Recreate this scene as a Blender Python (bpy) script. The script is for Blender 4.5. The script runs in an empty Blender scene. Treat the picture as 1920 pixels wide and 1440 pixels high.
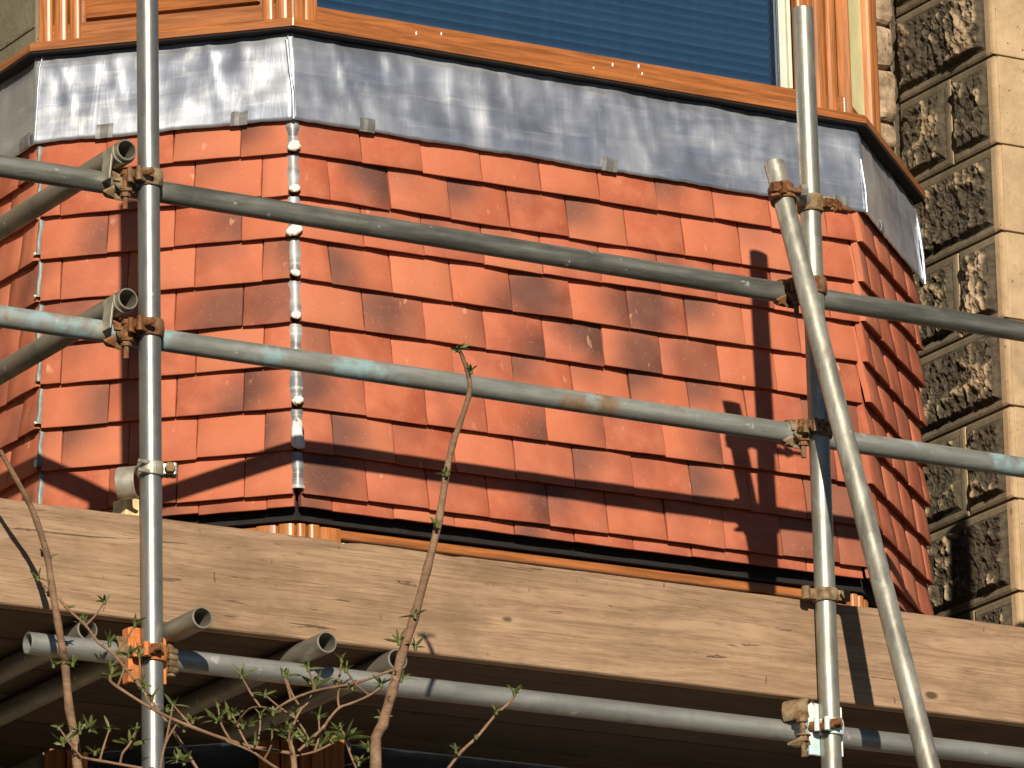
import bpy, bmesh, math, random
from mathutils import Vector, Matrix, Euler, noise
R = math.radians
rnd = random.Random(11)
scene = bpy.context.scene
col = scene.collection

# ------------------------------------------------------------------ camera
cd = bpy.data.cameras.new('camera'); cam = bpy.data.objects.new('camera', cd); col.objects.link(cam)
cd.sensor_width = 36.0; cd.lens = 36.0 * 12000.0 / 1920.0
cd.clip_start = 0.5; cd.clip_end = 2000
YAW, PITCH, ROLL = R(30.682), R(16.3026), R(-1.3688)
fwd = Vector((math.sin(YAW)*math.cos(PITCH), math.cos(YAW)*math.cos(PITCH), math.sin(PITCH)))
rt = Vector((math.cos(YAW), -math.sin(YAW), 0)); up = rt.cross(fwd)
r2 = rt*math.cos(ROLL) + up*math.sin(ROLL); u2 = up*math.cos(ROLL) - rt*math.sin(ROLL)
M = Matrix((r2, u2, -fwd)).transposed().to_4x4(); M.translation = (-6.9131, -12.6381, 1.65)
cam.matrix_world = M
scene.camera = cam

# ------------------------------------------------------------------ sky, sun, exposure
SUN = Vector((0.4688, 1.0, -0.388)).normalized()        # travel direction of the sunlight
ELEV = math.asin(-SUN.z)
w = bpy.data.worlds.new('World'); scene.world = w; w.use_nodes = True
nt = w.node_tree; nt.nodes.clear()
sky = nt.nodes.new('ShaderNodeTexSky'); sky.sky_type = 'NISHITA'; sky.sun_disc = False; sky.dust_density = 0.0; sky.air_density = 0.5; sky.altitude = 2000
sky.sun_elevation = ELEV; sky.sun_rotation = math.atan2(-SUN.x, -SUN.y)
bg = nt.nodes.new('ShaderNodeBackground'); bg.inputs[1].default_value = 0.05
wo = nt.nodes.new('ShaderNodeOutputWorld')
nt.links.new(sky.outputs[0], bg.inputs[0]); nt.links.new(bg.outputs[0], wo.inputs[0])
sd = bpy.data.lights.new('sun', 'SUN'); sd.energy = 5.0; sd.angle = R(0.55); sd.color = (1.0, 0.90, 0.74)
so = bpy.data.objects.new('sun', sd); col.objects.link(so)
so.rotation_euler = SUN.to_track_quat('-Z', 'Y').to_euler()
vs = scene.view_settings; vs.view_transform = 'Standard'; vs.look = 'None'; vs.gamma = 1.0; vs.exposure = 0.2
vs.use_curve_mapping = False
scene.cycles.max_bounces = 6; scene.cycles.use_denoising = True

# ------------------------------------------------------------------ object helpers
ORG = {}
def tag(o, label=None, cat=None, group=None, kind=None):
    if label: o['label'] = label
    if cat: o['category'] = cat
    if group: o['group'] = group
    if kind: o['kind'] = kind
    return o
def thing(name, loc, label, cat, group=None):
    o = bpy.data.objects.new(name, None); col.objects.link(o); o.location = loc
    o.empty_display_size = 0.1
    ORG[o.name] = Vector(loc)
    return tag(o, label, cat, group)
class MB:
    """collects shapes given in world space; build() links them as one mesh object"""
    def __init__(s): s.v = []; s.f = []; s.m = []; s.sm = []
    def add(s, vs_, fs, mat=0, smooth=False):
        b = len(s.v); s.v += [Vector(p) for p in vs_]
        for f in fs: s.f.append([b+i for i in f]); s.m.append(mat); s.sm.append(smooth)
    def box(s, c, size, rot=None, mat=0, bev=0.0):
        bm = bmesh.new(); bmesh.ops.create_cube(bm, size=1.0)
        for v in bm.verts: v.co = Vector((v.co.x*size[0], v.co.y*size[1], v.co.z*size[2]))
        if bev: bmesh.ops.bevel(bm, geom=bm.edges[:], offset=bev, segments=2, affect='EDGES', profile=0.6)
        Mx = Matrix.Translation(c) @ (rot.to_4x4() if rot else Matrix())
        bm.verts.index_update()
        s.add([Mx @ v.co for v in bm.verts], [[v.index for v in f.verts] for f in bm.faces], mat)
        bm.free()
    def path(s, pts, rad, n=10, mat=0, cap=True, smooth=True):
        pts = [Vector(p) for p in pts]; k = len(pts)
        if not isinstance(rad, (list, tuple)): rad = [rad]*k
        vv = []; prev = None
        for i in range(k):
            t = (pts[min(i+1, k-1)] - pts[max(i-1, 0)]).normalized()
            if prev is None:
                a = Vector((0, 0, 1)) if abs(t.z) < .9 else Vector((1, 0, 0))
                x = t.cross(a).normalized()
            else: x = (prev - t*prev.dot(t)).normalized()
            prev = x; y = t.cross(x)
            for j in range(n):
                q = 2*math.pi*j/n; vv.append(pts[i] + (x*math.cos(q)+y*math.sin(q))*rad[i])
        ff = [[i*n+j, i*n+(j+1) % n, (i+1)*n+(j+1) % n, (i+1)*n+j] for i in range(k-1) for j in range(n)]
        s.add(vv, ff, mat, smooth)
        if cap:
            s.add(vv[:n], [list(range(n))[::-1]], mat); s.add(vv[-n:], [list(range(n))], mat)
    def pipe(s, a, b, ro=.02415, ri=.0205, n=36, mat=0, inner=.35):
        """hollow steel tube, open at both ends"""
        a, b = Vector(a), Vector(b); t = (b-a).normalized(); L = (b-a).length
        x = t.cross(Vector((0, 0, 1)) if abs(t.z) < .9 else Vector((1, 0, 0))).normalized(); y = t.cross(x)
        ring = lambda p, r: [p+(x*math.cos(2*math.pi*j/n)+y*math.sin(2*math.pi*j/n))*r for j in range(n)]
        def band(r0, r1, flip, sm=True):
            f = [[j, (j+1) % n, n+(j+1) % n, n+j] for j in range(n)]
            if flip: f = [q[::-1] for q in f]
            s.add(r0+r1, f, mat, sm)
        K = max(2, int(L/.25)); c = .0012
        band(ring(a, ro-c), ring(a+t*c, ro), False)
        for i in range(K):
            band(ring(a+t*(c+(L-2*c)*i/K), ro), ring(a+t*(c+(L-2*c)*(i+1)/K), ro), False)
        band(ring(b-t*c, ro), ring(b, ro-c), False)
        band(ring(a, ri), ring(a, ro-c), False, False); band(ring(b, ri), ring(b, ro-c), True, False)
        band(ring(a, ri), ring(b, ri), True)
    def strap(s, c, axis, r, h, th, a0=0, a1=360, n=30, mat=0, ref=None, bulge=.0):
        """curved steel strap round a tube: arc a0..a1 (degrees), height h along axis"""
        c = Vector(c); t = Vector(axis).normalized()
        x = Vector(ref) if ref else (Vector((0, -1, 0)) if abs(t.y) < .9 else Vector((1, 0, 0)))
        x = (x - t*x.dot(t)).normalized(); y = t.cross(x)
        prof = [(-h/2, r), (-h/2, r+th*.8), (-h/2+th*.35, r+th), (0, r+th+bulge), (h/2-th*.35, r+th), (h/2, r+th*.8), (h/2, r)]
        full = abs(a1-a0) >= 359.9; K = n if full else n+1; P = len(prof); vv = []
        for i in range(K):
            q = R(a0+(a1-a0)*i/n); d = x*math.cos(q)+y*math.sin(q)
            vv += [c+t*z+d*rr for z, rr in prof]
        ff = []
        for i in range(n):
            i2 = (i+1) % K
            for j in range(P):
                j2 = (j+1) % P; ff.append([i*P+j, i2*P+j, i2*P+j2, i*P+j2])
        s.add(vv, ff, mat, False)
        if not full: s.add(vv[:P], [list(range(P))], mat); s.add(vv[-P:], [list(range(P))[::-1]], mat)
    def build(s, name, mats, parent=None, label=None, cat=None, group=None, kind=None, org=None):
        o0 = ORG[parent.name] if parent else Vector(org if org else (0, 0, 0))
        me = bpy.data.meshes.new(name); me.from_pydata([v-o0 for v in s.v], [], s.f)
        bm = bmesh.new(); bm.from_mesh(me); bmesh.ops.recalc_face_normals(bm, faces=bm.faces); bm.to_mesh(me); bm.free()
        me.update()
        if not isinstance(mats, (list, tuple)): mats = [mats]
        for m in mats: me.materials.append(m)
        me.polygons.foreach_set('material_index', s.m); me.polygons.foreach_set('use_smooth', s.sm)
        o = bpy.data.objects.new(name, me); col.objects.link(o); o.parent = parent
        if not parent: o.location = o0
        ORG[o.name] = o0
        return tag(o, label, cat, group, kind)

# ------------------------------------------------------------------ material helpers
class NT:
    def __init__(s, name):
        s.mat = bpy.data.materials.new(name); s.mat.use_nodes = True; s.t = s.mat.node_tree; s.t.nodes.clear()
        s.out = s.n('ShaderNodeOutputMaterial'); s.b = s.n('ShaderNodeBsdfPrincipled')
        s.l(s.b.outputs[0], s.out.inputs[0]); s.tc = s.n('ShaderNodeTexCoord'); s.obj = s.tc.outputs['Object']
    def n(s, ty, **kw):
        q = s.t.nodes.new(ty)
        for k, v in kw.items(): setattr(q, k, v)
        return q
    def l(s, a, b): s.t.links.new(a, b)
    def put(s, sock, v):
        if isinstance(v, bpy.types.NodeSocket): s.l(v, sock)
        elif isinstance(v, (tuple, list)) and len(v) == 3 and sock.type == 'RGBA': sock.default_value = (*v, 1)
        else: sock.default_value = v
    def map(s, v, scale=(1, 1, 1), loc=(0, 0, 0), rot=(0, 0, 0)):
        q = s.n('ShaderNodeMapping'); s.l(v, q.inputs[0]); q.inputs[1].default_value = loc; q.inputs[2].default_value = rot; q.inputs[3].default_value = scale
        return q.outputs[0]
    def noise(s, scale, detail=4, rough=.55, v=None, dist=0, w=None):
        q = s.n('ShaderNodeTexNoise', noise_dimensions='4D' if w is not None else '3D')
        s.l(v if v is not None else s.obj, q.inputs['Vector']); q.inputs['Scale'].default_value = scale; q.inputs['Detail'].default_value = detail
        q.inputs['Roughness'].default_value = rough; q.inputs['Distortion'].default_value = dist
        if w is not None: s.put(q.inputs['W'], w)
        return q.outputs['Fac']
    def vor(s, scale, v=None, out='Distance', rand=1.0):
        q = s.n('ShaderNodeTexVoronoi'); s.l(v if v is not None else s.obj, q.inputs['Vector']); q.inputs['Scale'].default_value = scale
        q.inputs['Randomness'].default_value = rand
        return q.outputs[out]
    def ramp(s, v, lo, hi, a=0.0, b=1.0):
        q = s.n('ShaderNodeMapRange', interpolation_type='SMOOTHSTEP'); s.put(q.inputs[0], v)
        for i, x in enumerate((lo, hi, a, b)): q.inputs[i+1].default_value = x
        return q.outputs[0]
    def m(s, op, a, b=0.0, c=0.0):
        q = s.n('ShaderNodeMath', operation=op); s.put(q.inputs[0], a); s.put(q.inputs[1], b); s.put(q.inputs[2], c); return q.outputs[0]
    def mix(s, f, a, b, mode='MIX'):
        q = s.n('ShaderNodeMix', data_type='RGBA', blend_type=mode); s.put(q.inputs[0], f); s.put(q.inputs[6], a); s.put(q.inputs[7], b); return q.outputs[2]
    def sep(s, v):
        q = s.n('ShaderNodeSeparateXYZ'); s.l(v, q.inputs[0]); return q.outputs
    def bump(s, h, strength=.3, dist=.002, prev=None):
        q = s.n('ShaderNodeBump'); q.inputs['Strength'].default_value = strength; q.inputs['Distance'].default_value = dist; s.put(q.inputs['Height'], h)
        if prev is not None: s.l(prev, q.inputs['Normal'])
        return q.outputs[0]
    def done(s, color=None, rough=None, metal=None, normal=None, spec=None):
        for k, v in (('Base Color', color), ('Roughness', rough), ('Metallic', metal), ('Normal', normal), ('Specular IOR Level', spec)):
            if v is not None: s.put(s.b.inputs[k], v)
        return s.mat

def m_tile():
    s = NT('clay_tile'); oi = s.n('ShaderNodeObjectInfo'); rv = oi.outputs['Random']; wv = s.m('MULTIPLY', rv, 40.0)
    sc_ = s.n('ShaderNodeSeparateColor'); s.l(oi.outputs['Color'], sc_.inputs[0])
    x, y, z = s.sep(s.obj)
    # brindled firing mark: centre from the tile's own colour channels, ragged by noise
    dx = s.m('SUBTRACT', s.m('DIVIDE', x, .165), s.m('SUBTRACT', sc_.outputs[0], .5))
    dz = s.m('MULTIPLY', s.m('SUBTRACT', s.m('DIVIDE', z, .105), sc_.outputs[1]), .75)
    d = s.m('SQRT', s.m('ADD', s.m('MULTIPLY', dx, dx), s.m('MULTIPLY', dz, dz)))
    nz = s.noise(7, 2, .4, w=wv); d = s.m('ADD', d, s.m('MULTIPLY', s.m('SUBTRACT', nz, .5), .42))
    q = s.n('ShaderNodeMapRange', interpolation_type='SMOOTHSTEP'); s.l(d, q.inputs[0])
    s.l(s.m('SUBTRACT', oi.outputs['Alpha'], .46), q.inputs[1]); s.l(s.m('ADD', oi.outputs['Alpha'], .24), q.inputs[2])
    q.inputs[3].default_value = 1; q.inputs[4].default_value = 0
    dark = s.m('MULTIPLY', q.outputs[0], sc_.outputs[2])
    n1 = s.noise(14, 5, .6, w=wv); n2 = s.noise(70, 4, .65, w=wv)
    wn = s.n('ShaderNodeTexWhiteNoise', noise_dimensions='1D'); s.l(wv, wn.inputs['W'])
    c = s.mix(s.ramp(rv, .0, 1.0), (.36, .088, .041), (.48, .140, .068)); c = s.mix(s.m('MULTIPLY', s.ramp(wn.outputs['Value'], .7, 1.0), .7), c, (.54, .190, .098)); c = s.mix(s.m('MULTIPLY', s.ramp(wn.outputs['Value'], .3, .0), .6), c, (.36, .105, .062))
    c = s.mix(s.m('MULTIPLY', s.ramp(n1, .35, .7), .7), c, (.515, .170, .092))
    c = s.mix(s.m('MULTIPLY', s.ramp(n2, .5, .75), .35), c, (.45, .115, .055))
    c = s.mix(s.m('MULTIPLY', dark, .95), c, s.mix(s.ramp(n1, .4, .6), (.095, .044, .033), (.115, .054, .042)))
    sm = s.noise(22, 3, .5, v=s.map(s.obj, (1.6, 1, .7)), w=s.m('ADD', wv, 7.0))
    c = s.mix(s.m('MULTIPLY', s.ramp(sm, .66, .74), .6), c, (.66, .32, .20))
    dust = s.m('MULTIPLY', s.ramp(s.noise(160, 2, .5, w=wv), .62, .72), .25)
    c = s.mix(dust, c, (.62, .30, .19))
    h = s.m('ADD', s.m('MULTIPLY', s.noise(45, 5, .6, w=wv), .8), s.m('MULTIPLY', s.noise(420, 3, .6), .25))
    return s.done(c, s.ramp(n1, .3, .7, .72, .88), 0, s.bump(h, .45, .0015), .3)
def m_lead(name='lead_sheet', base=(.50, .53, .60), dark=(.37, .40, .47), pale=(.72, .73, .74), metal=.82, rough=(.32, .5)):
    s = NT(name)
    n1 = s.noise(5, 4, .6, dist=.5); fine = s.noise(95, 4, .65)
    sv = s.noise(1.0, 4, .6, v=s.map(s.obj, (20, 20, 3.0)), dist=.9); sh = s.noise(1.0, 4, .55, v=s.map(s.obj, (4.5, 4.5, 46)), dist=.9)
    sh2 = s.noise(1.0, 3, .5, v=s.map(s.obj, (2.5, 2.5, 16), (3, 2, 1)), dist=.6)
    c = s.mix(s.m('MULTIPLY', s.ramp(n1, .35, .65), .35), base, pale)
    c = s.mix(s.m('MULTIPLY', s.ramp(sh2, .48, .62), .55), c, dark)
    c = s.mix(s.m('MULTIPLY', s.ramp(sv, .55, .72), .25), c, dark)
    c = s.mix(s.m('MULTIPLY', s.ramp(sh, .55, .68), .6), c, pale)
    c = s.mix(s.m('MULTIPLY', s.ramp(s.noise(11, 3, .5, v=s.map(s.obj, (1.5, 1.5, .8), (2, 6, 1))), .64, .74), .7), c, (.88, .87, .85))
    c = s.mix(s.m('MULTIPLY', s.ramp(s.noise(5, 3, .5, v=s.map(s.obj, (1, 1, 1), (9, 4, 1))), .68, .76), .35), c, (.55, .46, .40))
    h = s.m('ADD', s.m('MULTIPLY', sv, .7), s.m('ADD', s.m('MULTIPLY', sh, .25), s.m('MULTIPLY', fine, .03)))
    return s.done(c, s.ramp(n1, .3, .7, *rough), metal, s.bump(h, .30, .004))
def m_oak(name, vertical=False, base=(.30, .100, .026)):
    s = NT(name); sc = (26, 26, 1.3) if vertical else (1.6, 1.6, 30)
    g = s.noise(3.0, 6, .65, v=s.map(s.obj, sc), dist=.5); g2 = s.noise(9.0, 4, .6, v=s.map(s.obj, tuple(k*1.5 for k in sc)))
    lo = tuple(k*.62 for k in base); hi = tuple(min(1, k*1.35) for k in base)
    c = s.mix(s.ramp(g, .32, .68), lo, hi); c = s.mix(s.m('MULTIPLY', s.ramp(g2, .55, .7), .35), c, tuple(k*.45 for k in base))
    return s.done(c, .36, 0, s.bump(g2, .25, .0006), .5)
def m_steel(name, a, b, rough=(.3, .5), metal=.75, blot=None, blotlim=(.55, .63), rust=0.0, axis=2, spangle=0.0):
    s = NT(name); st = [30, 30, 30]; st[axis] = 3.5
    n1 = s.noise(1.0, 5, .6, v=s.map(s.obj, tuple(st))); n2 = s.noise(16, 5, .6); n3 = s.noise(120, 3, .6)
    c = s.mix(s.ramp(n1, .35, .68), a, b)
    c = s.mix(s.m('MULTIPLY', s.ramp(n2, .5, .7), .45), c, tuple(k*.62 for k in a))
    c = s.mix(s.m('MULTIPLY', s.ramp(n3, .66, .74), .3), c, tuple(min(1, k*1.5) for k in b))
    me = metal
    if spangle:
        sp = [38, 38, 38]; sp[axis] = 15; kc = s.n('ShaderNodeSeparateColor'); vv_ = s.n('ShaderNodeVectorMath', operation='ADD'); s.l(s.map(s.obj, tuple(sp)), vv_.inputs[0]); nz = s.n('ShaderNodeTexNoise'); s.l(s.map(s.obj, (30, 30, 18)), nz.inputs['Vector']); nz.inputs['Scale'].default_value = 1.0; s.l(nz.outputs['Color'], vv_.inputs[1])
        s.l(s.vor(1.0, vv_.outputs[0], 'Color'), kc.inputs[0]); c = s.mix(s.m('MULTIPLY', kc.outputs[0], spangle), c, tuple(k*.5 for k in a)); c = s.mix(s.m('MULTIPLY', s.ramp(kc.outputs[1], .6, 1.3), spangle), c, tuple(min(1, k*1.35) for k in b))
    if blot:
        p = s.ramp(s.noise(3.1, 5, .7, v=s.map(s.obj, (1, 1, 1), (4.2, 1.3, .4))), *blotlim)
        c = s.mix(s.m('MULTIPLY', p, .75), c, blot); me = s.m('SUBTRACT', metal, s.m('MULTIPLY', p, metal*.8))
    if rust:
        p = s.ramp(s.noise(4.3, 6, .7, v=s.map(s.obj, (1, 1, 1), (1, 8, 3))), .54, .68)
        c = s.mix(s.m('MULTIPLY', p, rust), c, (.32, .17, .075))
    spl = s.ramp(s.noise(26, 3, .6, v=s.map(s.obj, (1, 1, 1), (7, 2, 5))), .685, .72); c = s.mix(s.m('MULTIPLY', spl, .6), c, (.62, .60, .54))
    sc = s.ramp(s.noise(9, 4, .7, v=s.map(s.obj, tuple(k*.5 for k in st), (1, 9, 4))), .62, .68); c = s.mix(s.m('MULTIPLY', sc, .35), c, tuple(k*.45 for k in a))
    h = s.m('ADD', s.m('MULTIPLY', n2, .6), s.m('MULTIPLY', n1, .4))
    return s.done(c, s.ramp(n2, .3, .7, *rough), me, s.bump(h, .4, .0015))
def m_rust(name='rusty_steel', a=(.10, .038, .014), b=(.28, .118, .045), c3=(.20, .13, .075)):
    s = NT(name); n1 = s.noise(55, 6, .65); n2 = s.noise(18, 4, .6)
    c = s.mix(s.ramp(n1, .35, .65), a, b); c = s.mix(s.m('MULTIPLY', s.ramp(n2, .5, .68), .8), c, c3)
    return s.done(c, .8, .15, s.bump(n1, .7, .002), .3)
def m_plank(name, a, b, dk, knots=True):
    s = NT(name); v = s.map(s.obj, (1.3, 14, 14))
    warp = s.noise(1.6, 3, .5, v=s.map(s.obj, (1, 3, 3)))
    g = s.noise(2.2, 7, .68, v=v, dist=.9); g2 = s.noise(7, 5, .65, v=s.map(s.obj, (2.4, 40, 40)), dist=.4)
    c = s.mix(s.ramp(g, .3, .7), a, b)
    c = s.mix(s.m('MULTIPLY', s.ramp(g2, .53, .70), .5), c, dk)
    c = s.mix(s.m('MULTIPLY', s.ramp(s.noise(4, 6, .7, v=s.map(s.obj, (.8, 1.5, 1.5))), .42, .72), .6), c, tuple(k*.62 for k in a))
    h = s.m('ADD', g, s.m('MULTIPLY', g2, -.8))
    crk = s.ramp(s.noise(3.4, 4, .6, v=s.map(s.obj, (.9, 12, 12), (2, 5, 1)), dist=1.2), .655, .675)
    crk2 = s.ramp(s.noise(3.4, 4, .6, v=s.map(s.obj, (.9, 12, 12), (2, 5, 1)), dist=1.2), .69, .71)
    cr = s.m('SUBTRACT', crk, crk2); c = s.mix(s.m('MULTIPLY', cr, .8), c, tuple(k*.5 for k in dk))
    if knots:
        kv = s.map(s.obj, (2.0, .001, 4.0), (.35, 0, .2)); d = s.vor(2.2, kv); kc = s.n('ShaderNodeSeparateColor'); s.l(s.vor(2.2, kv, 'Color'), kc.inputs[0]); ko = s.ramp(kc.outputs[0], .45, .47)
        d = s.m('ADD', d, s.m('MULTIPLY', s.m('SUBTRACT', s.noise(20, 3, .5), .5), .06))
        ring = s.m('MULTIPLY', ko, s.m('SUBTRACT', s.ramp(d, .05, .10), s.ramp(d, .10, .26))); core = s.m('MULTIPLY', ko, s.ramp(d, .055, .095, 1, 0))
        c = s.mix(s.m('MULTIPLY', ring, .4), c, tuple(min(1, k*1.25) for k in b)); c = s.mix(s.m('MULTIPLY', core, .85), c, tuple(k*.55 for k in dk))
    ln = s.noise(1.0, 5, .62, v=s.map(s.obj, (.8, 42, 42), (1, 7, 3)), dist=1.4); lf = s.m('SUBTRACT', s.ramp(ln, .535, .555), s.ramp(ln, .575, .61)); c = s.mix(s.m('MULTIPLY', lf, .34), c, dk)
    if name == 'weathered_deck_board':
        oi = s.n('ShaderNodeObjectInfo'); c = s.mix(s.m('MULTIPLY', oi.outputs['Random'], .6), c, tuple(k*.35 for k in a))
    nick = s.ramp(s.noise(60, 2, .5, v=s.map(s.obj, (1, 1, .35))), .70, .74)
    c = s.mix(s.m('MULTIPLY', nick, .6), c, tuple(k*.6 for k in dk))
    return s.done(c, .82, 0, s.bump(s.m('SUBTRACT', h, cr), .5, .003), .25)
def m_stone(name, a, b, soot=None, sootlim=(.4, .6), bump=.8):
    s = NT(name); oi = s.n('ShaderNodeObjectInfo'); wv = s.m('MULTIPLY', oi.outputs['Random'], 30.0)
    n1 = s.noise(9, 6, .65, w=wv); n2 = s.noise(60, 5, .65, w=wv); n3 = s.noise(230, 3, .6)
    c = s.mix(s.ramp(n1, .3, .7), a, b); c = s.mix(s.m('MULTIPLY', s.ramp(n2, .5, .7), .35), c, tuple(k*.7 for k in a))
    c = s.mix(s.m('MULTIPLY', s.ramp(s.noise(3.5, 5, .7, v=s.map(s.obj, (1.6, 1.6, .6))), .52, .72), .4), c, tuple(k*.55 for k in a))
    if soot:
        at = s.n('ShaderNodeAttribute'); at.attribute_name = 'chip'
        f = s.ramp(s.m('ADD', s.m('MULTIPLY', at.outputs['Fac'], .55), s.m('MULTIPLY', s.noise(17, 5, .7, w=wv), .62)), sootlim[0], sootlim[1], 1, 0)
        c = s.mix(f, c, s.mix(s.ramp(n2, .35, .65), soot, tuple(k*1.9 for k in soot)))
    pit = s.ramp(s.noise(75, 2, .5, w=wv), .69, .73); c = s.mix(s.m('MULTIPLY', pit, .8), c, (.06, .045, .03))
    h = s.m('ADD', s.m('MULTIPLY', n2, .7), s.m('SUBTRACT', s.m('MULTIPLY', n3, .3), pit))
    return s.done(c, .9, 0, s.bump(h, bump, .004), .2)
def m_plain(name, c, rough=.6, metal=0, var=.25, scale=30, bump=.2):
    s = NT(name); n = s.noise(scale, 4, .6)
    return s.done(s.mix(s.ramp(n, .3, .7), tuple(k*(1-var) for k in c), tuple(min(1, k*(1+var)) for k in c)), rough, metal, s.bump(n, bump, .001))
def m_glass(name, tint=(.9, .95, 1)):
    s = NT(name); g = s.n('ShaderNodeBsdfGlossy'); g.inputs['Roughness'].default_value = .015; g.inputs[0].default_value = (.95, .97, 1, 1)
    t = s.n('ShaderNodeBsdfTransparent'); t.inputs[0].default_value = (*tint, 1); f = s.n('ShaderNodeFresnel'); f.inputs[0].default_value = 1.52
    nb = s.bump(s.noise(3, 2, .5), .04, .01); s.l(nb, g.inputs['Normal'])
    x = s.n('ShaderNodeMixShader'); s.l(s.m('MULTIPLY', f.outputs[0], 1.6), x.inputs[0]); s.l(t.outputs[0], x.inputs[1]); s.l(g.outputs[0], x.inputs[2])
    s.t.nodes.remove(s.b); s.l(x.outputs[0], s.out.inputs[0]); return s.mat
def m_leaf():
    s = NT('young_leaf'); oi = s.n('ShaderNodeObjectInfo'); n = s.noise(60, 3, .5)
    c = s.mix(s.ramp(n, .3, .7), (.065, .095, .022), (.13, .16, .045)); c = s.mix(s.m('MULTIPLY', oi.outputs['Random'], .5), c, (.19, .18, .06))
    tr = s.n('ShaderNodeBsdfTranslucent'); s.l(c, tr.inputs[0]); x = s.n('ShaderNodeMixShader'); x.inputs[0].default_value = .25
    s.done(c, .5, 0, s.bump(n, .3, .001), .4); s.l(s.b.outputs[0], x.inputs[1]); s.l(tr.outputs[0], x.inputs[2]); s.l(x.outputs[0], s.out.inputs[0]); return s.mat

MAT = dict(
    tile=m_tile(), lead=m_lead(), soaker=m_lead('lead_soaker_strip', (.34, .34, .35), (.08, .08, .085), (.78, .77, .73), .4, (.4, .6)), dull_lead=m_plain('dull_lead_clip', (.20, .20, .19), .6, .5), oakv=m_oak('oak_grain_upright', True, (.40, .145, .040)), oakh=m_oak('oak_grain_level', False, (.315, .108, .029)),
    soffit=m_plain('dark_soffit', (.012, .009, .008), .95), batten=m_plain('dark_felt', (.010, .008, .008), .95),
    new_steel=m_steel('clean_galvanised_steel', (.25, .25, .228), (.33, .33, .30), (.30, .42), .7),
    old_steel=m_steel('weathered_galvanised_steel', (.27, .26, .215), (.43, .42, .35), (.36, .52), .62, rust=.4, spangle=.35),
    dull_steel=m_steel('dull_scaffold_steel', (.105, .105, .088), (.27, .27, .235), (.42, .6), .5, axis=0),
    blue_steel=m_steel('paint_marked_scaffold_steel', (.26, .265, .235), (.42, .425, .38), (.42, .6), .5, (.25, .42, .45), (.47, .58), .8, axis=0),
    led_steel=m_steel('grey_ledger_steel', (.26, .26, .235), (.38, .38, .35), (.4, .58), .55, axis=0),
    tr_steel=m_steel('brown_grey_scaffold_steel', (.21, .19, .148), (.33, .305, .245), (.42, .6), .5, axis=1, rust=.35),
    raker_steel=m_steel('mottled_galvanised_steel', (.27, .26, .215), (.52, .51, .43), (.38, .58), .55, rust=.35, spangle=.38),
    rust=m_rust(), pale_rust=m_rust('faded_rusty_steel', (.12, .070, .034), (.27, .175, .09), (.34, .28, .18)),
    orange=m_rust('orange_painted_steel', (.55, .17, .045), (.68, .26, .08), (.42, .14, .05)),
    white=m_rust('pale_blue_white_painted_steel', (.62, .70, .70), (.78, .80, .76), (.45, .70, .74)),
    zinc=m_plain('zinc_plated_strap', (.40, .37, .29), .45, .5),
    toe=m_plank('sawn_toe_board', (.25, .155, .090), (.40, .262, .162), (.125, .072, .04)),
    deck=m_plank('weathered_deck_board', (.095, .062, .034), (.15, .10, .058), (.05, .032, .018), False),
    newwood=m_plain('fresh_cut_timber', (.75, .55, .28), .7),
    rock=m_stone('sooty_rock_faced_sandstone', (.34, .245, .15), (.45, .335, .21), (.050, .040, .027), (.42, .64)),
    margin=m_stone('grimy_dressed_sandstone', (.14, .112, .072), (.24, .19, .125), None),
    tan=m_stone('clean_dressed_sandstone', (.38, .265, .152), (.53, .38, .225), None, bump=.6),
    pink=m_stone('rubble_sandstone', (.46, .32, .21), (.58, .43, .29), (.13, .095, .06), (.22, .42)),
    grey=m_stone('grey_rendered_stone', (.17, .15, .105), (.24, .21, .15), None),
    mortar=m_plain('lime_mortar', (.17, .135, .09), .95, 0, .35, 60, .6),
    dab=m_plain('white_mortar_dab', (.80, .77, .68), .7, 0, .15, 80, .6),
    glass=m_glass('window_glass'), slat=m_plain('blue_blind_slat', (.030, .080, .125), .5, 0, .12), spacer_and_reflection=m_plain('cream_spacer_and_reflection', (.72, .70, .55), .6, 0, .05),
    cream=m_plain('cream_reflection_and_mitre', (1.0, .93, .48), .45, 0, .1, 14, .1), room=m_plain('dark_room', (.02, .02, .022), .9),  # cream: painted reflection on the right cant pane, also the sill mitre joint
    bark=m_plank('elder_bark', (.17, .095, .055), (.30, .185, .11), (.10, .06, .035), False), leaf=m_leaf(), ground=m_plain('paving', (.055, .052, .05), .9, 0, .25, 2.0, .3),
)

# ================================================================== GROUND
g = MB(); g.add([(-300, -300, 0), (300, -300, 0), (300, 300, 0), (-300, 300, 0)], [[0, 1, 2, 3]])
g.build('ground', MAT['ground'], kind='structure')

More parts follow.
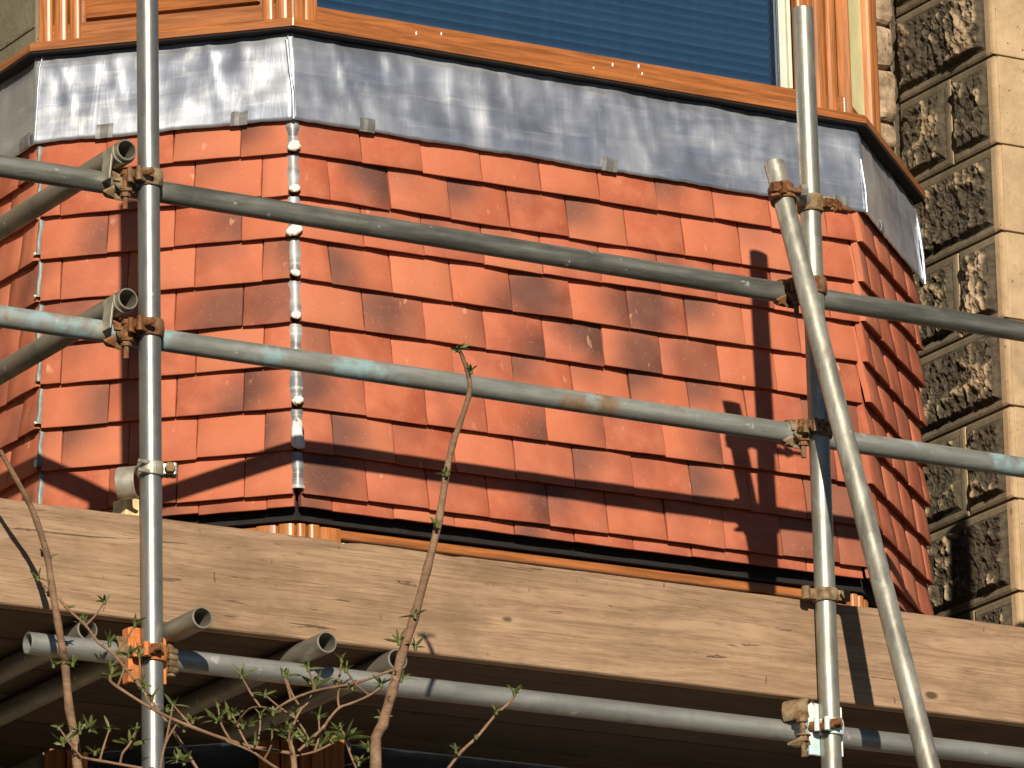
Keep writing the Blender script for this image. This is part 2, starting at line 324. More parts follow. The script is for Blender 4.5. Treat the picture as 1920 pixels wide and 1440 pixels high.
# ================================================================== BAY WINDOW
ANG = R(43); W = 1.618; LC = .6375; LR = .636
ca, sa = math.cos(ANG), math.sin(ANG)
pB = Vector((0, 0, 0)); pC = Vector((W, 0, 0)); pA = Vector((-LC*ca, LC*sa, 0)); pD = pC + Vector((LR*ca, LR*sa, 0))
YW = .75                                              # plane of the main wall
class Face:
    def __init__(s, P, Q):
        s.P = P; s.L = (Q-P).length; s.u = (Q-P).normalized(); s.n = Vector((s.u.y, -s.u.x, 0))
        s.rot = Matrix((s.u, -s.n, Vector((0, 0, 1)))).transposed()
    def pt(s, x, d, z): return s.P + s.u*x + s.n*d + Vector((0, 0, z))
    def fbox(s, mb, x0, x1, d0, d1, z0, z1, bev=0, mat=0):
        mb.box(s.pt((x0+x1)/2, (d0+d1)/2, (z0+z1)/2), (abs(x1-x0), abs(d1-d0), abs(z1-z0)), s.rot, mat, bev)
    def flute(s, mb, x0, x1, d, h, z0, z1, mat=0, n=8):
        pr = [(x0, d-.02)] + [(x0+(x1-x0)*(.5-.5*math.cos(math.pi*i/n)), d+h*math.sin(math.pi*i/n)**.6) for i in range(n+1)] + [(x1, d-.02)]
        k = len(pr); vv = [s.pt(x, dd, z) for z in (z0, z1) for x, dd in pr]
        mb.add(vv, [[i, i+1, k+i+1, k+i] for i in range(k-1)], mat, False); mb.add(vv[:k], [list(range(k))], mat); mb.add(vv[k:], [list(range(k))], mat)
fL, fF, fR = Face(pA, pB), Face(pB, pC), Face(pC, pD)
fS = Face(Vector((pA.x, YW, 0)), pA); fE = Face(pD, Vector((pD.x, YW, 0)))
bay = thing('bay_window', (.8, .4, 5.0), 'canted bay hung with orange clay tiles between oak framed windows', 'bay window'); bay['kind'] = 'thing'

Z1 = 6.4467; GA = .1047
zc = lambda k: Z1 - GA*(k-1)
# ---- core behind the tiles
core = MB()
def inset(d):
    t = math.tan(ANG/2)*d
    return [Vector((pA.x+d, YW+.05, 0)), Vector((pA.x+d, pA.y+t, 0)), Vector((pB.x+t, d, 0)), Vector((pC.x-t, d, 0)), Vector((pD.x-d, pD.y+t, 0)), Vector((pD.x-d, YW+.05, 0))]
def prism(mb, poly, z0, z1, mat=0):
    k = len(poly); vv = [p+Vector((0, 0, z)) for z in (z0, z1) for p in poly]
    mb.add(vv, [[i, (i+1) % k, k+(i+1) % k, k+i] for i in range(k)] + [list(range(k))[::-1], list(range(k, 2*k))], mat)
prism(core, inset(.048), 5.566, 6.757)
core.build('felted_core', MAT['batten'], bay)
sof = MB(); prism(sof, inset(.046), 5.556, 5.5655); sof.build('soffit', MAT['soffit'], bay)

# ---- plain tiles: every tile its own object
tile_cache = {}
TT = .0155; TILT = .172
def tile_mesh(wd, var, h=.2):
    key = (round(wd, 4), var, h)
    if key in tile_cache: return tile_cache[key]
    rr = random.Random(var*77+3); bow = .0016+rr.random()*.0022; warp = (rr.random()-.5)*.004; e = .0022
    xs = [-wd/2, -wd/2+e, -wd/6, wd/6, wd/2-e, wd/2]; zs = [0, e, .035, .075, .115, h]
    vv = []
    for back in (0, 1):
        for j, z in enumerate(zs):
            for i, x in enumerate(xs):
                q = 2*x/.165
                y = z*TILT - bow*(1-q*q)*(.6+.4*z/h) + warp*q*(z/h-.4) + .0012*math.sin(z*45+var)
                if not back and (i in (0, 5) or j == 0): y += e*.75
                if back: y += TT
                vv.append((x+(.0007*rr.uniform(-1, 1) if i in (0, 5) else 0), y, z+(.0009*rr.uniform(-1, 1) if j == 0 else 0)+(.009 if back and j == 0 else 0)))
    nx, nz = len(xs), len(zs); o = nx*nz; ff = []
    for j in range(nz-1):
        for i in range(nx-1):
            a = j*nx+i; ff.append([a, a+1, a+nx+1, a+nx]); ff.append([o+a, o+a+nx, o+a+nx+1, o+a+1])
    for i in range(nx-1): ff.append([i, o+i, o+i+1, i+1]); a = (nz-1)*nx+i; ff.append([a, a+1, o+a+1, o+a])
    for j in range(nz-1): a = j*nx; ff.append([a, a+nx, o+a+nx, o+a]); a += nx-1; ff.append([a, o+a, o+a+nx, a+nx])
    me = bpy.data.meshes.new('clay_tile'); me.from_pydata(vv, [], ff); me.materials.append(MAT['tile'])
    fr = 2*(nx-1)*(nz-1)
    for i, p in enumerate(me.polygons): p.use_smooth = i < fr and i % 2 == 0
    tile_cache[key] = me
    return me
# firing marks read from the photograph: (face, course, tile from the left) -> centre x, centre z, strength, size
MARK = {}
def mk(f, k, i, s):
    MARK[(f, k, i)] = {'a': (1.0, 1.0, 1, .80), 'b': (.0, 1.0, .95, .66), 'c': (-.02, .45, 1, .64), 'd': (1.05, .1, .85, .58), 'L': (-.1, .6, 1, .66), 'R': (1.08, .5, .9, .62), 'r': (1.1, .6, .5, .55),
                       'F': (.35, .55, 1, .62), 'G': (.5, .5, .72, 1.3), 'f': (.6, .6, .7, .62), 'u': (.2, 1.0, .45, .48), 'D': (.75, .3, .95, .66), '-': (.5, .5, 0, .3)}[s]
for f_, rows in (('F', {1: 'u-----bu--G', 2: '-aubub--u-f', 3: '-uuu-ru-u-f', 4: '-c-dFRFb-uG', 5: '-FrdaDf--uf', 6: 'f---bubb-GG', 7: 'L--druR-d-f', 8: '-Lu--buL-GG', 9: 'F-uRbuu-Gf-'}),
                 ('L', {1: '--ub', 2: '-uLu-', 3: 'RuR-', 4: 'u--ua', 5: 'f-Df', 6: 'uub--', 7: 'RudL', 8: 'ub--L', 9: '-u-u'})):
    for k, row in rows.items():
        for i, ch in enumerate(row): mk(f_, k, i, ch)
def lay(fn, f, edges, k, z, h=.2, d0=0.0):
    n = 0
    for i in range(len(edges)-1):
        x0, x1 = edges[i], edges[i+1]; wd = x1-x0-.0020
        if wd < .012: continue
        o = bpy.data.objects.new('clay_tile', tile_mesh(wd, rnd.randrange(5), h)); col.objects.link(o)
        jit = Euler((R(rnd.gauss(0, .35)), R(rnd.gauss(0, .22)), R(rnd.gauss(0, .85)))).to_matrix()
        mw = (f.rot @ jit).to_4x4()
        mw.translation = f.pt((x0+x1)/2, d0+rnd.gauss(0, .0009), z+rnd.gauss(0, .0012))
        o.parent = bay; o.matrix_basis = Matrix.Translation(-ORG[bay.name]) @ mw
        mkv = MARK.get((fn, k, i))
        if mkv is None:
            q = rnd.random()
            mkv = (rnd.random(), rnd.random(), .55+.4*rnd.random(), .32+.3*rnd.random()) if q < .28 else (.5, .5, .0, .3)
        a = list(mkv); a[2] *= .8+.2*rnd.random()
        if fn == 'R': a[2] = max(a[2]*.6, .12)
        o.color = a
def run(start, first, L, end, step=.1652):
    e = [start, first]
    while e[-1]+step < end-.004: e.append(e[-1]+step)
    e.append(end); return e
def rev(e, L): return [L-x for x in reversed(e)]
for k in range(1, 11):
    od = k % 2 == 1; z = zc(k) if k < 10 else zc(9)-.029; h = .2 if k < 10 else .12; d0 = 0 if k < 10 else -.014
    lay('F', fF, run(.015, .187 if od else .098, W, W-.024), k, z, h, d0)
    lay('L', fL, rev(run(.015, .132 if od else .082, LC, LC-.010), LC), k, z, h, d0)
    lay('R', fR, run(-.016, .150 if od else .065, LR, LR-.006), k, z, h, d0)
    lay('S', fS, rev(run(.008, .10 if od else .165, fS.L, fS.L), fS.L), k, z, h, d0)
# ---- lead soakers and mortar dabs in the two left-hand mitres
def corner(P, dirn, wide, dabs):
    dirn = Vector(dirn).normalized(); side = Vector((-dirn.y, dirn.x, 0))
    for k in range(1, 10):
        s = MB(); n = 7; vv = []
        z0, z1 = zc(k)+.012, zc(k)+GA-.002
        for j in range(6):
            z = z0+(z1-z0)*j/5; off = .001-(z-zc(k))*TILT*.8+.0016*math.sin(j*2.1+k)
            for i in range(n):
                t = i/(n-1)*2-1; ww = wide*(1+.16*math.sin(j*1.7+k*2.3))
                vv.append(P+side*t*ww+dirn*(off-.010*t*t+rnd.gauss(0, .0004))+Vector((0, 0, z)))
        s.add(vv, [[j*n+i, j*n+i+1, (j+1)*n+i+1, (j+1)*n+i] for j in range(5) for i in range(n-1)], 0, True)
        s.build('lead_soaker', MAT['soaker' if dabs == 1 else 'dull_lead'], bay)
        if dabs and (k, dabs) not in ((6, 1), (9, 1), (2, 2), (5, 2), (6, 2)):
            s = MB(); n = 12; vv = []; rr = wide*(1.05 if dabs == 1 else .6)*rnd.uniform(.75, 1.2); hz = rnd.uniform(.55, 1.0) if k != 8 else 3.2; sk = rnd.uniform(-.3, .3)
            c = P + dirn*.003 + Vector((0, 0, zc(k)+.013))
            for j in range(7):
                th = math.pi*j/6
                for i in range(n):
                    ph = 2*math.pi*i/n; rj = 1+.5*noise.noise(Vector((math.cos(ph)*1.3, math.sin(ph)*1.3+j*.6, k*3.0)))
                    vv.append(c+side*rr*rj*math.sin(th)*math.cos(ph)+dirn*rr*.5*rj*math.sin(th)*math.sin(ph)+side*sk*rr*math.cos(th)+Vector((0, 0, rr*(hz if th < 1.57 else .7)*rj*math.cos(th))))
            s.add(vv, [[j*n+i, j*n+(i+1) % n, (j+1)*n+(i+1) % n, (j+1)*n+i] for j in range(6) for i in range(n)], 0, True)
            s.build('mortar_dab', MAT['dab'], bay)
corner(pB, (-sa, -1-ca, 0), .0145, 1)
corner(pA, (-1-sa, -ca, 0), .0085, 2)
# ---- lead flashing, one dressed sheet to each side
LT, LBt = 6.752, 6.5265
def lead(f, x0, x1, seed, amp=1.0):
    n = max(8, int((x1-x0)/.011)); m = 22; mb = MB(); vv = []
    for th in (0, -.0022):
        for j in range(m+1):
            v = j/m
            for i in range(n+1):
                x = x0+(x1-x0)*i/n
                zb = LBt+.0045*noise.noise(Vector((x*7, seed, 0)))+.0022*noise.noise(Vector((x*40, seed, 3)))
                z = zb+(LT-zb)*v
                p = Vector((x*7, z*9, seed*3.7)); q = Vector((x*24, z*17, seed*1.3)); c = Vector((x*9+z*2.0, z*1.1, seed))
                dd = .0050*noise.noise(p)+.0030*noise.noise(q)+.0038*max(0, abs(noise.noise(c))*-7+1)*(.3+.7*v)+.0016*noise.noise(Vector((x*5, z*60, seed*7)))
                d = .006-.019*v + dd*amp*(.35+.65*min(1, v*4)) - .002*max(0, 1-v*14)
                if v > .86: d -= .006*(v-.86)/.14
                vv.append(f.pt(x, d+th, z))
    k = n+1; o = k*(m+1); ff = []
    for j in range(m):
        for i in range(n):
            a = j*k+i; ff.append([a, a+1, a+k+1, a+k]); ff.append([o+a, o+a+k, o+a+k+1, o+a+1])
    for i in range(n): ff.append([i, o+i, o+i+1, i+1])
    for j in range(m): a = j*k; ff.append([a, a+k, o+a+k, o+a]); a += n; ff.append([a, o+a, o+a+k, a+k])
    mb.add(vv, ff, 0, True); return mb.build('lead_flashing', MAT['lead'], bay)
def clip(f, x, par, wd=.042, hh=.036, d=.007, tw=0):
    mb = MB(); n = 6; vv = []
    for th in (0, -.0025):
        for j in range(n+1):
            v = j/n
            for i in range(5):
                t = i/4-.5; dz = v*hh-.003
                vv.append(f.pt(x+t*wd+v*.003, d+.0035*math.sin(v*3)-.019*(v*hh/.225)+th+.0012*math.sin(i*2+x*50), LBt+dz))
    o = 5*(n+1); ff = []
    for j in range(n):
        for i in range(4): a = j*5+i; ff.append([a, a+1, a+6, a+5]); ff.append([o+a, o+a+5, o+a+6, o+a+1])
    for i in range(4): ff.append([i, o+i, o+i+1, i+1]); a = n*5+i; ff.append([a, a+1, o+a+1, o+a])
    for j in range(n): a = j*5; ff.append([a, a+5, o+a+5, o+a]); a += 4; ff.append([a, o+a, o+a+5, a+5])
    mb.add(vv, ff, 0, False); mb.build('lead_clip', MAT['dull_lead'], par)
l1 = lead(fL, -.006, LC-.001, 1.0); l2 = lead(fF, -.004, W+.004, 2.0); l3 = lead(fR, .001, LR+.004, 3.0, .7); l4 = lead(fS, 0, fS.L+.004, 4.0, .6)
clip(fL, .172, l1); clip(fL, .505, l1)
for x in (.196, .872, 1.548): clip(fF, x, l2)
clip(fR, .17, l3, .035, .03); clip(fS, fS.L-.035, l4, .05, .035, .012)
sm = MB(); sm.path([fF.pt(-.004, .0085, LBt), fF.pt(-.003, .006, LBt+.06), fF.pt(-.005, -.006, LBt+.13), fF.pt(-.004, -.020, LT-.02)], [.004, .0045, .004, .005], 8); sm.build('lead_seam', MAT['lead'], bay)
sm = MB(); sm.path([fR.pt(LR+.003, .008, LBt-.004), fR.pt(LR+.005, .005, LBt+.07), fR.pt(LR+.004, -.002, LBt+.14), fR.pt(LR+.004, -.012, LT-.02)], [.005, .0045, .0055, .004], 8); sm.build('lead_seam', MAT['lead'], bay)
sm = MB(); sm.path([fR.pt(.003, .008, LBt), fR.pt(.004, .006, LBt+.06), fR.pt(.002, -.003, LBt+.14), fR.pt(.002, -.014, LT-.02)], [.0035, .003, .0035, .003], 8); sm.build('lead_seam', MAT['lead'], bay)
# ---- oak coloured sill swept round the bay
def sweep(mb, path, prof, mat=0):
    k = len(prof); vv = []
    for i, p in enumerate(path):
        a = (path[i]-path[i-1]).normalized() if i else None; b = (path[i+1]-path[i]).normalized() if i < len(path)-1 else None
        na = Vector((a.y, -a.x, 0)) if a else None; nb = Vector((b.y, -b.x, 0)) if b else None
        nn = ((na or nb)+(nb or na)); nn = nn/(nn.length_squared/2)
        for d, z in prof: vv.append(p+nn*d+Vector((0, 0, z)))
    mb.add(vv, [[i*k+j, i*k+(j+1) % k, (i+1)*k+(j+1) % k, (i+1)*k+j] for i in range(len(path)-1) for j in range(k)], mat)
    mb.add(vv[:k], [list(range(k))], mat); mb.add(vv[-k:], [list(range(k))], mat)
ring = [Vector((pA.x, YW, 0)), pA, pB, pC, pD, Vector((pD.x, YW, 0))]
s = MB(); sweep(s, ring, [(-.10, 6.806), (.010, 6.781), (.017, 6.776), (.018, 6.770), (.018, 6.757), (.014, 6.7555), (-.10, 6.7575)])
sill = s.build('window_sill', MAT['oakh'], bay)
s = MB(); sweep(s, ring, [(-.09, 6.7550), (.0145, 6.7550), (.0145, 6.7515), (.010, 6.7515), (.009, 6.7530), (-.09, 6.7530)]); s.build('drip_lip', MAT['soffit'], sill)
for x_, z_, r_ in ((.36, 6.812, .0035), (.43, 6.822, .003), (.86, 6.800, .003), (.915, 6.818, .0035), (.98, 6.796, .003), (.99, 6.826, .004), (1.0, 6.808, .003)):
    sp = MB(); q_ = fF.pt(x_, -.0345, z_); sp.path([q_+Vector((0, 0, -r_*1.6)), q_+Vector((0, -.0006, 0)), q_+Vector((.001, 0, r_*1.3))], [r_*.4, r_*.8, r_*.3], 7); sp.build('mortar_splash', MAT['dab'], sill)
mj = MB(); mj.box(pB+Vector((-.0078, -.0192, 6.7665)), (.0032, .003, .019), Matrix.Rotation(-ANG/2, 3, 'Z')); mj.build('mitre_joint', MAT['cream'], sill)
# ---- upper windows
ZT = 8.05; DF = -.036
def frame(f, L, left, right, glass, panel=False):
    r = MB(); f.fbox(r, .0, L, DF-.05, DF, 6.79, 6.838, .004); r.build('bottom_rail', MAT['oakh'], bay)
    r = MB(); f.fbox(r, .0, L, DF-.05, DF, ZT-.06, ZT, .004); r.build('head_rail', MAT['oakh'], bay)
    for x0, x1, h in left+right:
        r = MB(); f.flute(r, x0, x1, DF, h, 6.792, ZT-.002); r.build('mullion', MAT['oakv'], bay)
t = math.tan(ANG/2)*.036
frame(fL, LC-t+.001, [(-.002, .034, .010), (.038, .072, .012), (.076, .104, .008)], [(.556, .585, .009), (.589, LC-t-.001, .012)], None)
frame(fF, W-t, [(t+.001, .050, .010), (.053, .088, .006)], [(1.462, 1.502, .008), (1.505, 1.540, .014), (1.545, 1.575, .012)], None)
frame(fR, .346, [(t+.002, .034, .012)], [(.268, .300, .012), (.303, .345, .014)], None)
# raised panel in the left cant
mb = MB(); x0, x1, z0, z1 = .118, .548, 6.846, ZT-.08; b = .062
o_ = [fL.pt(x, DF+.004, z) for x, z in ((x0, z0), (x1, z0), (x1, z1), (x0, z1))]; i_ = [fL.pt(x, DF+.022, z) for x, z in ((x0+b, z0+b), (x1-b, z0+b), (x1-b, z1-b), (x0+b, z1-b))]
bk = [fL.pt(x, DF-.01, z) for x, z in ((x0, z0), (x1, z0), (x1, z1), (x0, z1))]
mb.add(o_+i_+bk, [[4, 5, 6, 7]]+[[i, (i+1) % 4, 4+(i+1) % 4, 4+i] for i in range(4)]+[[8+i, 8+(i+1) % 4, (i+1) % 4, i] for i in range(4)])
mb.build('raised_panel', MAT['oakh'], bay)
bkb = MB(); fL.fbox(bkb, .10, .56, DF-.05, DF-.012, 6.83, ZT-.06); bkb.build('panel_backing', MAT['oakh'], bay)
gl = MB(); fF.fbox(gl, .086, 1.42, DF-.024, DF-.018, 6.832, ZT-.055); gl.build('window_pane', MAT['glass'], bay)
gs = MB(); fF.fbox(gs, 1.423, 1.431, DF-.03, DF-.004, 6.838, ZT-.06); fF.fbox(gs, 1.437, 1.447, DF-.03, DF-.002, 6.838, ZT-.06, .003); gs.build('spacer_bar', MAT['spacer_and_reflection'], bay)
cp = MB(); fR.fbox(cp, .036, .266, DF-.02, DF-.012, 6.83, ZT-.055); cp.build('window_pane', MAT['cream'], bay, label='right cant pane with a pale yellow reflection painted on')  # opaque pane; the reflection of sunlit stone is put into its colour
hd = MB(); sweep(hd, ring, [(-.12, ZT+.004), (.05, ZT+.004), (.06, ZT+.12), (-.12, ZT+.12)]); hd.build('fascia', MAT['oakh'], bay)
rf = MB(); prism(rf, inset(.0), ZT+.125, ZT+.16); rf.build('roof', MAT['lead'], bay)
ip = inset(.17); ip[4] = fR.pt(.335, -.17, 0); ip[5] = Vector((ip[4].x, YW+.05, 0)); rm = MB(); prism(rm, ip, 6.765, ZT); rm.build('dark_interior', MAT['room'], bay)
# venetian blind behind the big pane
bl = thing('venetian_blind', (.75, .1, 6.85), 'dark blue venetian blind behind the large front window pane', 'blind')
slm = None
zz = 6.842
while zz < ZT-.08:
    q = bpy.data.objects.new('slat', slm) if slm else None
    if not q:
        k = MB(); n = 6; vv = []
        for x in (.095, 1.415):
            for i in range(n+1):
                t_ = i/n-.5; vv.append(Vector((x, .0045*math.cos(t_*math.pi)-.012*t_, t_*.026)))
        k.add(vv, [[i, i+1, n+2+i, n+1+i] for i in range(n)], 0, True); q = k.build('slat', MAT['slat'], None); slm = q.data
    else: col.objects.link(q)
    q.rotation_euler.x = R(rnd.gauss(0, 2.2)); q.parent = bl; q.location = Vector((0, .088, zz))-ORG[bl.name]; zz += .0235
# ---- lower windows under the soffit
DL = -.062; ZB = 4.0
def low(f, x0, x1, posts):
    r = MB(); f.fbox(r, x0, x1, DL-.05, DL, 5.530, 5.553, .004); r.build('lower_head_rail', MAT['oakh'], bay)
    r = MB(); f.fbox(r, x0+.13, x1-.13, DL-.04, DL-.012, 5.494, 5.524, .003); r.build('lower_pane_reflection', MAT['spacer_and_reflection'], bay)  # added pale strip that paints in the reflection off the lower pane
    r = MB(); f.fbox(r, x0, x1, DL-.05, DL, ZB, ZB+.06, .004); r.build('lower_sill_rail', MAT['oakh'], bay)
    for a, b_, h in posts:
        r = MB(); f.flute(r, a, b_, DL, h, ZB+.004, 5.551); r.build('lower_mullion', MAT['oakv'], bay)
    r = MB(); f.fbox(r, x0+.03, x1-.03, DL-.03, DL-.022, ZB+.05, 5.51); r.build('lower_pane', MAT['glass'], bay)
t2 = math.tan(ANG/2)*.062
low(fF, t2, W-t2, [(t2+.001, .050, .012), (.053, .085, .016), (.088, .145, .006), (W-.145, W-.09, .006), (W-.087, W-.052, .016), (W-.049, W-t2-.001, .012)])
low(fL, 0, LC-t2, [(.0, .05, .012), (.055, .10, .01), (LC-.12, LC-.07, .008), (LC-.066, LC-t2-.001, .012)])
low(fR, t2, LR, [(t2+.001, .06, .012), (.064, .10, .014), (.54, .62, .01)])
lr = MB(); prism(lr, inset(.115), ZB, 5.55); lr.build('lower_interior', MAT['room'], bay)
pl = MB(); prism(pl, inset(.03), 0.0, ZB-.004); pl.build('stone_plinth', MAT['pink'], bay)
lp_ = MB(); lp_.box(Vector((pA.x+.085, (pA.y+YW)/2+.09, 4.775)), (.11, YW-pA.y+.05, 1.548), None, 0, .004); lp_.build('lower_pier', MAT['grey'], bay)
pier = MB(); pier.box(Vector((pA.x+.088, (pA.y+YW)/2+.012, 7.43)), (.15, YW-pA.y-.024, 1.28), None, 0, .002); pier.build('return_pier', MAT['grey'], bay)
pj = MB(); pj.box(Vector((pA.x+.0125, (pA.y+YW)/2+.012, 6.838)), (.006, YW-pA.y-.03, .008)); pj.build('pier_joint', MAT['mortar'], bay)

# ================================================================== STONE WALL ON THE RIGHT
XR = 2.246; YF = .302
wall = thing('stone_wall', (XR+.5, YF, 0), 'projecting sandstone wall with sooty rock-faced blocks beside the tiled bay', 'wall'); wall['kind'] = 'thing'
mc = MB(); mc.box(Vector((XR+.012+.75, (YF+.012+1.6)/2, 4.5)), (1.5, 1.6-YF-.012, 9.0)); mc.build('mortar_bed', MAT['mortar'], wall)
def rockblock(y0, y1, x1, z0, z1, seed, front):
    """block whose left side (-X) is rock-faced with a dressed margin; front (-Y) is smooth when at the corner"""
    ny, nz = 62, 36; g_ = .004; y0 += g_ if not front else 0; y1 -= g_; z0 += g_; z1 -= g_; mg = .022; vv = []; chip = []
    for j in range(nz+1):
        for i in range(ny+1):
            y = y0+(y1-y0)*i/ny; z = z0+(z1-z0)*j/nz
            e = min((y-y0)*(.72 if front else 1), y1-y, z-z0, z1-z)
            k = max(0, min(1, (e-mg)/.012)); q = Vector((y*19, z*15, seed*5.1)); q2 = Vector((y*52, z*44, seed*2.3)); q3 = Vector((y*6, z*6, seed))
            rid = 1-abs(noise.noise(q))*2
            dd = .014+.012*noise.noise(q3)+.011*rid*rid*.8+.0075*noise.noise(q2)+.005*noise.noise(q2*2.3)
            d = dd*k*k*(3-2*k)
            if e < .006: d -= .003*(1-e/.006)
            vv.append(Vector((XR-d, y, z))); chip.append(max(0, min(1, (d-.012)/.026))*(1 if k > .2 else 0))
    for z, y in ((z0, y0), (z0, y1), (z1, y1), (z1, y0)): vv.append(Vector((x1, y, z))); chip.append(0)
    n = ny+1; ff = []; mm = []
    for j in range(nz):
        for i in range(ny):
            ff.append([j*n+i, j*n+i+1, (j+1)*n+i+1, (j+1)*n+i])
            e = min((i+.5)/ny*(y1-y0), (1-(i+.5)/ny)*(y1-y0), (j+.5)/nz*(z1-z0), (1-(j+.5)/nz)*(z1-z0)); mm.append((2 if front and (i+.5)/ny*(y1-y0) < mg*1.3 else 1) if e < mg*.85 or (front and (i+.5)/ny*(y1-y0) < mg*1.3) else 0)
    b = n*(nz+1)
    ff += [[b, b+1]+[i for i in range(ny, -1, -1)], [b+3, b+2]+[nz*n+i for i in range(ny, -1, -1)][::1], [b, b+3]+[j*n for j in range(nz, -1, -1)], [b+1, b+2]+[j*n+ny for j in range(nz, -1, -1)], [b, b+1, b+2, b+3]]
    mm += [1, 1, 2, 1, 1]
    me = bpy.data.meshes.new('stone_block'); o0 = ORG[wall.name]; me.from_pydata([v-o0 for v in vv], [], ff)
    bm = bmesh.new(); bm.from_mesh(me); bmesh.ops.recalc_face_normals(bm, faces=bm.faces); bm.to_mesh(me); bm.free()
    for m in (MAT['rock'], MAT['margin'], MAT['tan']): me.materials.append(m)
    me.polygons.foreach_set('material_index', mm)
    at = me.attributes.new('chip', 'FLOAT', 'POINT'); at.data.foreach_set('value', chip)
    o = bpy.data.objects.new('stone_block', me); col.objects.link(o); o.parent = wall; ORG[o.name] = o0
    return o
ROWS = [7.378, 7.136, 6.892, 6.654, 6.4177, 6.183, 5.936, 5.691, 5.45, 5.21, 4.97]
def front_face(x0, x1, z0, z1):
    f = MB(); f.box(Vector(((x0+x1)/2, YF+.02, (z0+z1)/2)), (x1-x0-.004, .05+rnd.uniform(-.0015, .002), z1-z0-.004), None, 0, .0035); f.build('quoin_face', MAT['tan'], wall)
zt = 7.62
for r, zb in enumerate(ROWS):
    dbl = r % 2 == 0
    if dbl:
        sp = YF+.205+rnd.uniform(-.01, .01)
        rockblock(YF-.001, sp, XR+.30, zb, zt, r*2.0+1, True); rockblock(sp, YW-.004, XR+.25, zb, zt, r*2.0+2, False)
    else: rockblock(YF-.001, YW-.004, XR+.30, zb, zt, r*2.0+1, True)
    xs = [XR+.012, XR+.40 if dbl else XR+.62, XR+.95, XR+1.45]
    for a, b_ in zip(xs, xs[1:]): front_face(a, b_, zb, zt)
    zt = zb
# rubble of the main wall seen between bay and projecting wall
main = thing('house_wall', (XR-.1, YW, 0), 'rubble stone house wall in the narrow gap right of the oak window', 'wall'); main['kind'] = 'thing'
mw_ = MB(); mw_.box(Vector(((pD.x+XR)/2, YW+.14, 4.5)), (XR-pD.x+.02, .22, 9.0)); mw_.build('mortar_bed', MAT['mortar'], main)
z = 4.8; i = 0
while z < 7.8:
    hh = rnd.choice((.075, .10, .125, .15)); split = rnd.random() < .3; xs = [pD.x-.05, XR-.01] if not split else [pD.x-.05, pD.x+.08, XR-.01]
    for a, b_ in zip(xs, xs[1:]):
        bm = bmesh.new(); bmesh.ops.create_cube(bm, size=2.0); bmesh.ops.subdivide_edges(bm, edges=bm.edges[:], cuts=7, use_grid_fill=True)
        sx, sy, sz = (b_-a-.006)/2, .05, (hh-.007)/2
        for v in bm.verts:
            c = v.co.copy(); nrm = (abs(c.x)**7+abs(c.y)**7+abs(c.z)**7)**(1/7); c = c/nrm; c.y *= 1-.25*(c.x**4+c.z**4)*.5
            p = Vector((c.x*sx, c.y*sy, c.z*sz))*30+Vector((i*3.1, 0, 0)); v.co = Vector((c.x*sx+.003*noise.noise(p+Vector((5, 5, 5))), c.y*sy-.006*noise.noise(p)-.003*noise.noise(p*2.3), c.z*sz+.003*noise.noise(p+Vector((9, 2, 5)))))
        me = bpy.data.meshes.new('rubble_stone'); bm.to_mesh(me); bm.free(); me.materials.append(MAT['pink'])
        o = bpy.data.objects.new('rubble_stone', me); col.objects.link(o); o.parent = main; o.location = Vector(((a+b_)/2, YW+.022, z+hh/2))-ORG[main.name]; i += 1
    z += hh
# left stretch of the same wall, behind the scaffold
lw = MB(); lw.box(Vector((pA.x-2.0, YW+.15, 4.4)), (4.0-.004, .3, 8.8)); lw.build('house_wall', MAT['grey'], None, 'dull grey stone house wall left of the bay behind the scaffold', 'wall', None, 'thing')

# ================================================================== SCAFFOLD
PY = -.811; RY = PY+.0495; X1, X2 = -.806, .9222; TR = .02415
def tube(name, a, b, mat, label, cat='scaffold tube', group=None):
    m = MB(); m.pipe(a, b); return m.build(name, MAT[mat], None, label, cat, group, None, a)
G = 'tubes of the scaffold'
tube('scaffold_standard', (X1, PY, .02), (X1, PY, 6.78), 'new_steel', 'smooth bright upright scaffold tube left of centre', group=G)
tube('scaffold_standard', (X2, PY, .02), (X2, PY, 6.695), 'old_steel', 'upright scaffold tube whose open top ends beside the right window post', group=G)
tube('scaffold_standard', (1.603, PY, .02), (1.603, PY, 6.46), 'old_steel', 'upright scaffold tube beyond the right end of the guard rails', group=G)
ra = Vector((.83, -.805, 6.30)); rd = Vector((.036, -.275, -.94)); rb = ra+rd*6.65
tube('scaffold_raker', rb, ra, 'raker_steel', 'slanting raker tube crossing in front of the right upright', group=G)
tube('guard_rail', (-4.0, RY, 6.0384), (2.0, RY, 5.9955), 'dull_steel', 'upper dull grey guard rail tube across the tiles', group=G)
tube('guard_rail', (-4.0, RY, 5.6947), (2.0, RY, 5.659), 'blue_steel', 'lower guard rail tube with pale blue paint marks', group=G)
tube('ledger', (-1.078, RY, 4.961), (2.0, RY, 4.957), 'led_steel', 'level ledger tube below the toe board with open left end', group=G)
tube('transom', (-.873, -.838, 6.072), (-.873, .72, 6.072), 'tr_steel', 'upper cross tube running back from the left upright to the wall', group=G)
tube('transom', (-.873, -.840, 5.732), (-.873, .72, 5.732), 'tr_steel', 'lower cross tube running back from the left upright to the wall', group=G)
for x, y, lb in ((-.756, -.949, 'cross tube under the deck poking out just right of the left upright'), (-.412, -.872, 'cross tube under the deck poking out second from the left upright'),
                 (-.196, -.80, 'short ended cross tube under the deck behind the budding stem'), (-1.24, -.82, 'cross tube under the deck at the far left of the frame')):
    tube('transom', (x, y, 5.0085), (x, -.03 if x > -.5 else .70, 5.0085), 'tr_steel', lb, group=G)
